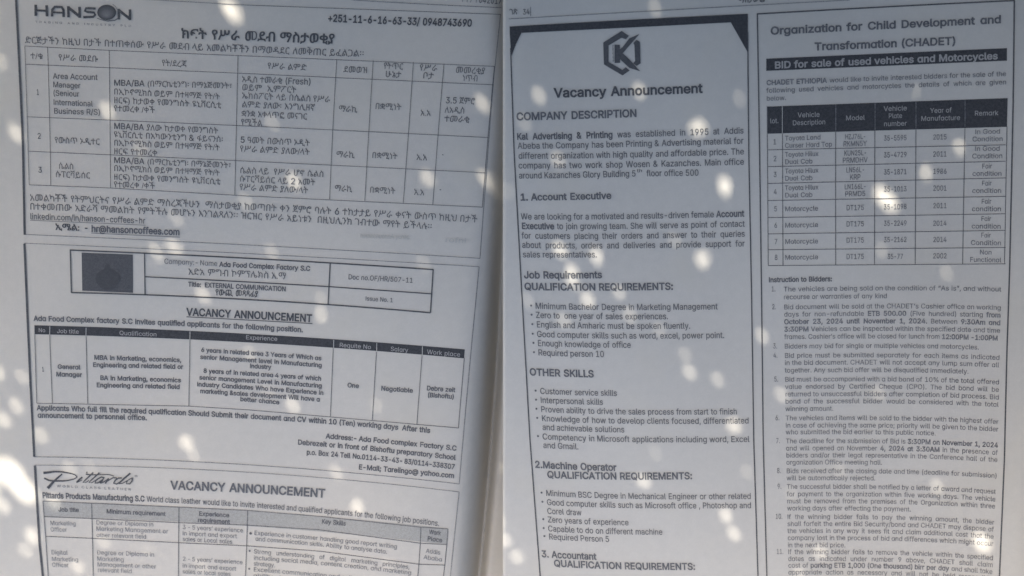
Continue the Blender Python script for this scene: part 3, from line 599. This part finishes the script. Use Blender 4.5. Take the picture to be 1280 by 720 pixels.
for k, (yb, de, dx, mo, pl, yr, re) in enumerate(rows):
    pr = Print(p); em = 9.5; mm = 'thin'
    pr.text(966.3+k*0.25, yb, 970.5+k*0.25, str(k+1), em, 0, mm)
    top = [175.8, 196.2, 216.9, 237.9, 264.2, 284.6, 305, 324.8][k]
    for j, (t, xx) in enumerate(zip(de.split('|'), dx)): pr.text(981, top+9.1*j, xx, t, em, 0, mm, True)
    t2 = [174.3, 194.7, 215.7, 236.7, 262.9, 283.2, 303.6, 324][k]
    for j, t in enumerate(mo.split('|')):
        w = {'HZJ76L-': 26, 'KUN25L-': 28, 'LN56L-': 23, 'LN166L-': 27, 'RKMN5Y': 30, 'PRMDHV': 32, 'KRP': 14, 'PRMD5': 26, 'DT175': 22.5}[t]
        pr.text(1069-w/2, t2+8.9*j, 1069+w/2, t, em, 0, mm)
    w = 29 if len(pl) > 5 else 20
    pr.text(1119-w/2, [176, 197, 218.3, 239.6, 261.8, 282.4, 302.8, 323.8][k], 1119+w/2, pl, em, 0, mm)
    pr.text(1166, [174.6, 195.9, 217.5, 238.5, 260.3, 282.3, 302.6, 323][k], 1183.5, yr, em, 0, mm)
    t3 = [167.6, 188.8, 210.6, 231.9, 254.6, 276.2, 296.8, 318][k]
    for j, t in enumerate(re.split('|')):
        w = {'In Good': 32, 'Condition': 38.5, 'condition': 37, 'Fair': 13, 'Non': 15.5, 'Functional': 40}[t]; cc = 1234.5-k*0.35
        pr.text(cc-w/2, t3+9.3*j, cc+w/2, t, em, 0, mm, True)
    pr.build('table_row', ad)
block(p, ad, 'subheading', [(960.8, 352.8, 1040.5, 'Instruction to Bidders:')], 9.6, 1, 'mid', True)
ITEMS = [
 [(364.5, 'The vehicles are being sold on the condition of “As is”, and without', 0), (374.2, 'recourse or warranties of any kind', 1109)],
 [(386.8, 'Bid document will be sold at the CHADET’s Cashier office on working', 0), (395.9, 'days for non-refundable *ETB 500.00* (Five hundred) starting *from*', 0), (405.2, '*October 23, 2024 until November 1, 2024.* Between *9:30Am and*', 0), (414.6, '*3:30PM* Vehicles can be inspected within the specified date and time', 0), (424, 'frames. Cashier’s office will be closed for lunch from *12:00PM -1:00PM*', 1247.5)],
 [(435.8, 'Bidders may bid for single or multiple vehicles and motorcycles.', 1224)],
 [(447.4, 'Bid price must be submitted separately for each items as indicated', 0), (456.4, 'in the bid document. CHADET will not accept any lump sum offer all', 0), (465.8, 'together. Any such bid offer will be disqualified immediately.', 1211)],
 [(477.2, 'Bid must be accompanied with a bid bond of 10% of the total offered', 0), (486.3, 'value endorsed by Certified Cheque (CPO). The bid bond will be', 0), (495.6, 'returned to unsuccessful bidders after completion of bid process. Bid', 0), (504.6, 'bond of the successful bidder would be considered with the total', 0), (513.9, 'winning amount.', 1042)],
 [(525.5, 'The vehicles and items will be sold to the bidder with the highest offer', 0), (534.6, 'in case of achieving the same price; priority will be given to the bidder', 0), (543, 'who submitted the bid earlier to this public notice.', 1170)],
 [(554.2, 'The deadline for the submission of Bid is *3:30PM on November 1, 2024*', 0), (563.2, 'and will opened on November *4, 2024 at 3:30AM* in the presence of', 0), (572, 'bidders and/or their legal representative in the Conference hall of the', 0), (580.8, 'organization Office meeting hall.', 1103)],
 [(591.6, 'Bids received after the closing date and time (deadline for submission)', 0), (600.4, 'will be automatically rejected.', 1094.5)],
 [(611.2, 'The successful bidder shall be notified by a letter of award and request', 0), (620.4, 'for payment to the organization within five working days. The vehicle', 0), (629.2, 'must be removed from the premises of the Organization within three', 0), (638.2, 'working days after effecting the payment.', 1139)],
 [(648.9, 'If the winning bidder fails to pay the winning amount, the bidder', 0), (657.6, 'shall forfeit the entire Bid Security/bond and CHADET may dispose of', 0), (666.4, 'the vehicles in any way it sees fit and claim additional cost that the', 0), (675.2, 'company lost in the process of bid and differences which might occur', 0), (684.2, 'in the next bid price.', 1057)],
 [(692.7, 'If the winning bidder fails to remove the vehicle within the specified', 0), (701.3, 'dates as indicated under number 9 above, CHADET shall claim', 0), (709.6, 'cost of *parking ETB 1,000 (One thousand) birr per day* and shall take', 0), (718.2, 'appropriate action as necessary and will not be held responsible', 0), (727, 'for any damage or loss.', 1080)]]
def lx(y): return np.interp(y, [364, 554, 716], [979.3, 982.2, 985.2])
def rx(y): return np.interp(y, [364, 450, 554, 656, 720], [1252, 1249.6, 1248, 1242.8, 1240.5])
for k, it in enumerate(ITEMS):
    pr = Print(p); ls = [l for l in it if l[2] == 0]
    n = str(k+1)+'.'; y0 = it[0][0]; xr = np.interp(y0, [364, 692], [969.5, 979.5]); w = 5.5 if k < 9 else 9
    pr.text(xr-w, y0-0.2, xr, n, 9.2, 0, 'thin')
    sx = min((rx(l[0])-lx(l[0]))/pr.natural(l[1], 9.5, 0, True) for l in ls) if ls else None
    for y, t, x1 in it:
        s1 = max(sx, 0.5) if sx else None
        pr.text(lx(y), y, x1 or rx(y), t, 9.5, 0, 'thin', True, sx=s1 if not x1 else None)
    pr.build('bid_instruction', ad)

# ------------------------------------------------------------------ small tree beside the paper: its leaves dapple the sun, added low clumps dim the sky
# gaps between the leaves, where the sun gets through (centre, size on the paper)
GAPS = [(291, 14, 13, 26), (280, 2, 9, 14), (130, 135, 8, 20), (0, 76, 8, 10), (17, 163, 8, 18), (336, 148, 6, 8), (601, 124, 7, 18), (603, 218, 8, 24), (537, 223, 8, 10), (362, 221, 10, 18), (333, 307, 7, 8),
        (172, 182, 6, 6), (213, 303, 11, 14), (190, 310, 7, 20), (215, 267, 7, 7), (301, 245, 6, 8), (246, 361, 8, 18), (0, 465, 9, 12), (30, 472, 7, 10), (399, 391, 8, 12), (399, 371, 5, 6), (305, 435, 7, 7),
        (22, 510, 9, 12), (6, 527, 10, 14), (50, 545, 8, 8), (12, 590, 30, 34), (32, 614, 24, 34), (85, 585, 8, 10), (110, 583, 6, 6), (226, 550, 10, 12), (237, 566, 6, 8), (362, 502, 10, 14), (418, 589, 7, 14), (448, 633, 11, 12),
        (40, 668, 14, 16), (95, 707, 11, 12), (127, 675, 7, 9), (182, 686, 7, 8), (66, 624, 11, 12), (247, 705, 6, 8), (32, 688, 8, 9), (625, 622, 8, 14), (5, 635, 10, 14),
        (822, 20, 7, 8), (677, 127, 8, 12), (802, 121, 9, 11), (872, 168, 14, 14), (660, 162, 6, 7), (907, 240, 10, 26), (704, 320, 11, 20), (719, 347, 10, 20), (749, 330, 9, 16), (879, 331, 11, 18), (702, 207, 6, 8), (777, 373, 8, 12),
        (790, 402, 8, 10), (737, 384, 8, 16), (708, 408, 7, 7), (723, 363, 7, 8), (864, 471, 9, 9), (899, 480, 8, 9), (919, 537, 15, 16), (859, 450, 6, 6), (954, 425, 7, 16), (805, 606, 9, 14), (909, 648, 8, 18), (920, 672, 8, 12),
        (636, 680, 9, 14), (649, 701, 10, 11), (630, 655, 7, 9), (1102, 250, 15, 26), (1114, 262, 14, 16), (1199, 188, 7, 14), (1156, 220, 5, 16), (1103, 320, 6, 7), (1145, 120, 5, 6), (1230, 684, 18, 18), (1224, 674, 10, 14), (1028, 692, 9, 10),
        (1171, 610, 7, 9), (610, 560, 5, 9), (530, 330, 5, 6), (1050, 590, 5, 7), (1000, 720, 8, 8), (-20, 560, 20, 26), (-15, 610, 30, 30), (-14, 660, 18, 20)]
PXM = 0.5/1280
_r = random.Random(5)
for g in list(GAPS):                                                # a ragged gap is often two or three openings side by side
    if g[2] >= 8 and _r.random() < 0.4:
        a_ = _r.uniform(0, 6.28); GAPS.append((g[0]+g[2]*0.62*math.cos(a_), g[1]+g[3]*0.5*math.sin(a_), g[2]*_r.uniform(0.4, 0.75), g[3]*_r.uniform(0.3, 0.6)))
for _ in range(16):                                                 # pinpricks that only lift the shade a little
    GAPS.append((_r.uniform(20, 1260), _r.uniform(10, 715), _r.uniform(3, 5.5), _r.uniform(4, 8)))
gp = on_plane([g[0] for g in GAPS], [g[1] for g in GAPS], 0.036)
ga = np.array([(g[2]*PXM/2*(0.80 if g[2] < 20 else 0.92), g[3]*PXM/2*(0.56 if g[2] < 20 else 0.85)) for g in GAPS])
sd = SUN[:2]/np.linalg.norm(SUN[:2]); sn = np.array([-sd[1], sd[0]])
CANOPY_D = 0.60
def leaves(n, L0, L1, wr, box=None, seeds=None, spread=0.0, centres=None):
    """leaf centres given by where their shadow falls on the paper; a leaf that would close a gap is not grown"""
    if centres is not None: gx = gy = np.zeros(n)
    elif seeds is None:
        gx = rng.uniform(box[0], box[1], n); gy = rng.uniform(box[2], box[3], n)
    else:
        k = rng.integers(0, len(seeds), n); r = rng.uniform(0.002, spread, n); a = rng.uniform(0, 6.283, n)
        gx = seeds[k, 0]+r*np.cos(a); gy = seeds[k, 1]+r*np.sin(a)*1.3
    d = CANOPY_D+rng.normal(0, 0.022, n)
    C = np.stack([gx, gy, np.full(n, 0.036)], -1)+SUN*d[:, None]
    if centres is not None: C = centres
    L = rng.uniform(L0, L1, n); az = rng.uniform(0, 6.283, n); el = rng.normal(0, 0.35, n)
    ax = np.stack([np.cos(az)*np.cos(el), np.sin(az)*np.cos(el), np.sin(el)], -1)
    nrm = np.cross(ax, rng.normal(0, 0.35, (n, 3))+np.array([-0.1, 0.3, 1.0])); wd = nrm/np.linalg.norm(nrm, axis=1)[:, None]
    up = np.cross(ax, wd)
    W = L*wr*rng.uniform(0.8, 1.2, n)/2
    def P(t, s, u=0.0): return C+ax*(L*(t-0.5))[:, None]+wd*(W*s)[:, None]+up*(L*u)[:, None]
    loc = [P(0, 0), P(0.22, 0.75), P(0.5, 1.0, 0.02), P(0.8, 0.55), P(1, 0, -0.05), P(0.8, -0.55), P(0.5, -1.0, 0.02), P(0.22, -0.75), P(0.5, 0, -0.03), P(0.22, 0, -0.02), P(0.8, 0, -0.03)]
    pts = np.stack(loc, 1)                                           # n,11,3
    q2 = pts[..., :2]-SUN[:2]/SUN[2]*(pts[..., 2:3]-0.036)          # shadow on the paper
    ok = np.ones(n, bool); out = q2[:, :8]; cen = out.mean(1)
    for c, (w, l) in zip(gp, ga):
        idx = np.nonzero((np.hypot(*(cen-c[:2]).T) < L*0.75+l+0.002) & ok)[0]
        if not len(idx): continue
        dd = out[idx]-c[:2]; A = np.stack([dd@sn/w, dd@sd/l], -1); B = np.roll(A, -1, 1); E = B-A
        t = np.clip(-(A*E).sum(-1)/np.maximum((E*E).sum(-1), 1e-12), 0, 1)
        dist = np.linalg.norm(A+E*t[..., None], axis=-1).min(1)
        cr = ((A[..., 1] > 0) != (B[..., 1] > 0)) & (0 < A[..., 0]+(0-A[..., 1])*E[..., 0]/np.where(E[..., 1] == 0, 1e-12, E[..., 1]))
        ok[idx[(dist < 1) | (cr.sum(1) % 2 == 1)]] = False
    return pts[ok]
BX = (-0.31, 0.31, -0.22, 0.20)
LV_ = [leaves(26000, 0.030, 0.050, 0.48, BX), leaves(36000, 0.012, 0.020, 0.42, BX), leaves(26000, 0.006, 0.010, 0.40, seeds=gp, spread=0.020)]
def shade_clump(n, lo, hi): return rng.uniform(0, 1, (n, 3))*(np.array(hi)-np.array(lo))+np.array(lo)  # low unseen leaf clumps, added to block skylight at the top and sides
for n, lo, hi in ((2800, (0.0, 0.27, 0.03), (0.55, 0.42, 0.42)), (3200, (0.33, -0.30, 0.03), (0.5, 0.02, 0.36)), (260, (-0.5, -0.05, 0.04), (-0.36, 0.3, 0.3)), (1500, (0.33, 0.02, 0.05), (0.5, 0.30, 0.40)), (1900, (-0.3, 0.34, 0.05), (0.02, 0.5, 0.45))):
    LV_.append(leaves(n, 0.03, 0.05, 0.48, centres=shade_clump(n, lo, hi)))
allp = np.concatenate(LV_); nL = len(allp)
F0 = [(0, 1, 9), (1, 2, 8, 9), (2, 3, 10, 8), (3, 4, 10), (4, 5, 10), (5, 6, 8, 10), (6, 7, 9, 8), (7, 0, 9)]
nloop = sum(len(f) for f in F0); base = (np.arange(nL)*11)[:, None]
loops = (base+np.array([i for f in F0 for i in f])[None, :]).ravel()
tots = np.tile([len(f) for f in F0], nL); starts = np.concatenate([[0], np.cumsum(tots)[:-1]])
me = bpy.data.meshes.new('foliage'); me.vertices.add(nL*11); me.vertices.foreach_set('co', allp.reshape(-1))
me.loops.add(len(loops)); me.loops.foreach_set('vertex_index', loops.astype(np.int32)); me.polygons.add(len(tots))
me.polygons.foreach_set('loop_start', starts.astype(np.int32)); me.update(calc_edges=True); me.validate()
leaf_m = mat('leaf_green', (0.055, 0.095, 0.03), 0.55, 0.3, noise=[(30, 2, 0, 0.9, (0.09, 0.12, 0.035))])
bark_m = mat('bark', (0.16, 0.12, 0.09), 0.9, 0.1, noise=[(60, 4, 0, 0.9, (0.09, 0.07, 0.055))], bump=[(120, 4, 0.7, 0.003)])
me.materials.append(leaf_m)
tc_ = np.array([0, 0, 0.022])+SUN*CANOPY_D
troot = (tc_[0]-0.75, tc_[1]+0.55, 0.0)
tree = thing('tree', 'low leafy tree just outside the picture whose leaves dapple the sunlight on the paper, with added leaf clumps that darken it', 'tree', loc=troot)
fo = bpy.data.objects.new('foliage', me); COL.objects.link(fo); fo.parent = tree; fo.matrix_parent_inverse = Matrix.Translation(Vector(troot)).inverted(); fo['kind'] = 'stuff'
def tube(pts, rad, ns=8):
    v = []; f = []; P = [Vector(a) for a in pts]
    for i, a in enumerate(P):
        d = (P[min(i+1, len(P)-1)]-P[max(i-1, 0)]).normalized(); e = d.orthogonal().normalized(); g = d.cross(e)
        for k in range(ns): t = k/ns*2*math.pi; v.append(tuple(a+(e*math.cos(t)+g*math.sin(t))*rad[i]))
    for i in range(len(P)-1):
        for k in range(ns): f.append((i*ns+k, i*ns+(k+1) % ns, (i+1)*ns+(k+1) % ns, (i+1)*ns+k))
    return v, f
def tube_obj(name, specs):
    V = []; F = []
    for pts, rad in specs:
        v, f = tube(pts, rad); F += [tuple(i+len(V) for i in qd) for qd in f]; V += v
    m_ = bpy.data.meshes.new(name); m_.from_pydata(V, [], F); m_.materials.append(bark_m); m_.polygons.foreach_set('use_smooth', [True]*len(F))
    ob = bpy.data.objects.new(name, m_); COL.objects.link(ob); ob.parent = tree; ob.matrix_parent_inverse = Matrix.Translation(Vector(troot)).inverted()
tube_obj('trunk', [([troot, (troot[0]+0.04, troot[1]-0.02, 0.22), (troot[0]+0.03, troot[1]-0.05, 0.45), (troot[0]+0.07, troot[1]-0.08, 0.72)], [0.045, 0.036, 0.030, 0.022])])
sp = []
b0 = (troot[0]+0.03, troot[1]-0.05, 0.45)
for ex, ey, ez in ((0.30, 0.22, 0.10), (0.05, 0.24, 0.13), (-0.2, 0.25, 0.12)):
    e = (tc_[0]+ex, tc_[1]+ey, tc_[2]+ez)
    sp.append(([b0, tuple(b0[i]*0.55+e[i]*0.45+(0.03 if i == 2 else 0) for i in range(3)), e], [0.018, 0.011, 0.004]))
tube_obj('branch', sp)
for o_, c_ in ((_to, _tc), (_lo, _lc)): bpy.data.objects.remove(o_); bpy.data.curves.remove(c_)
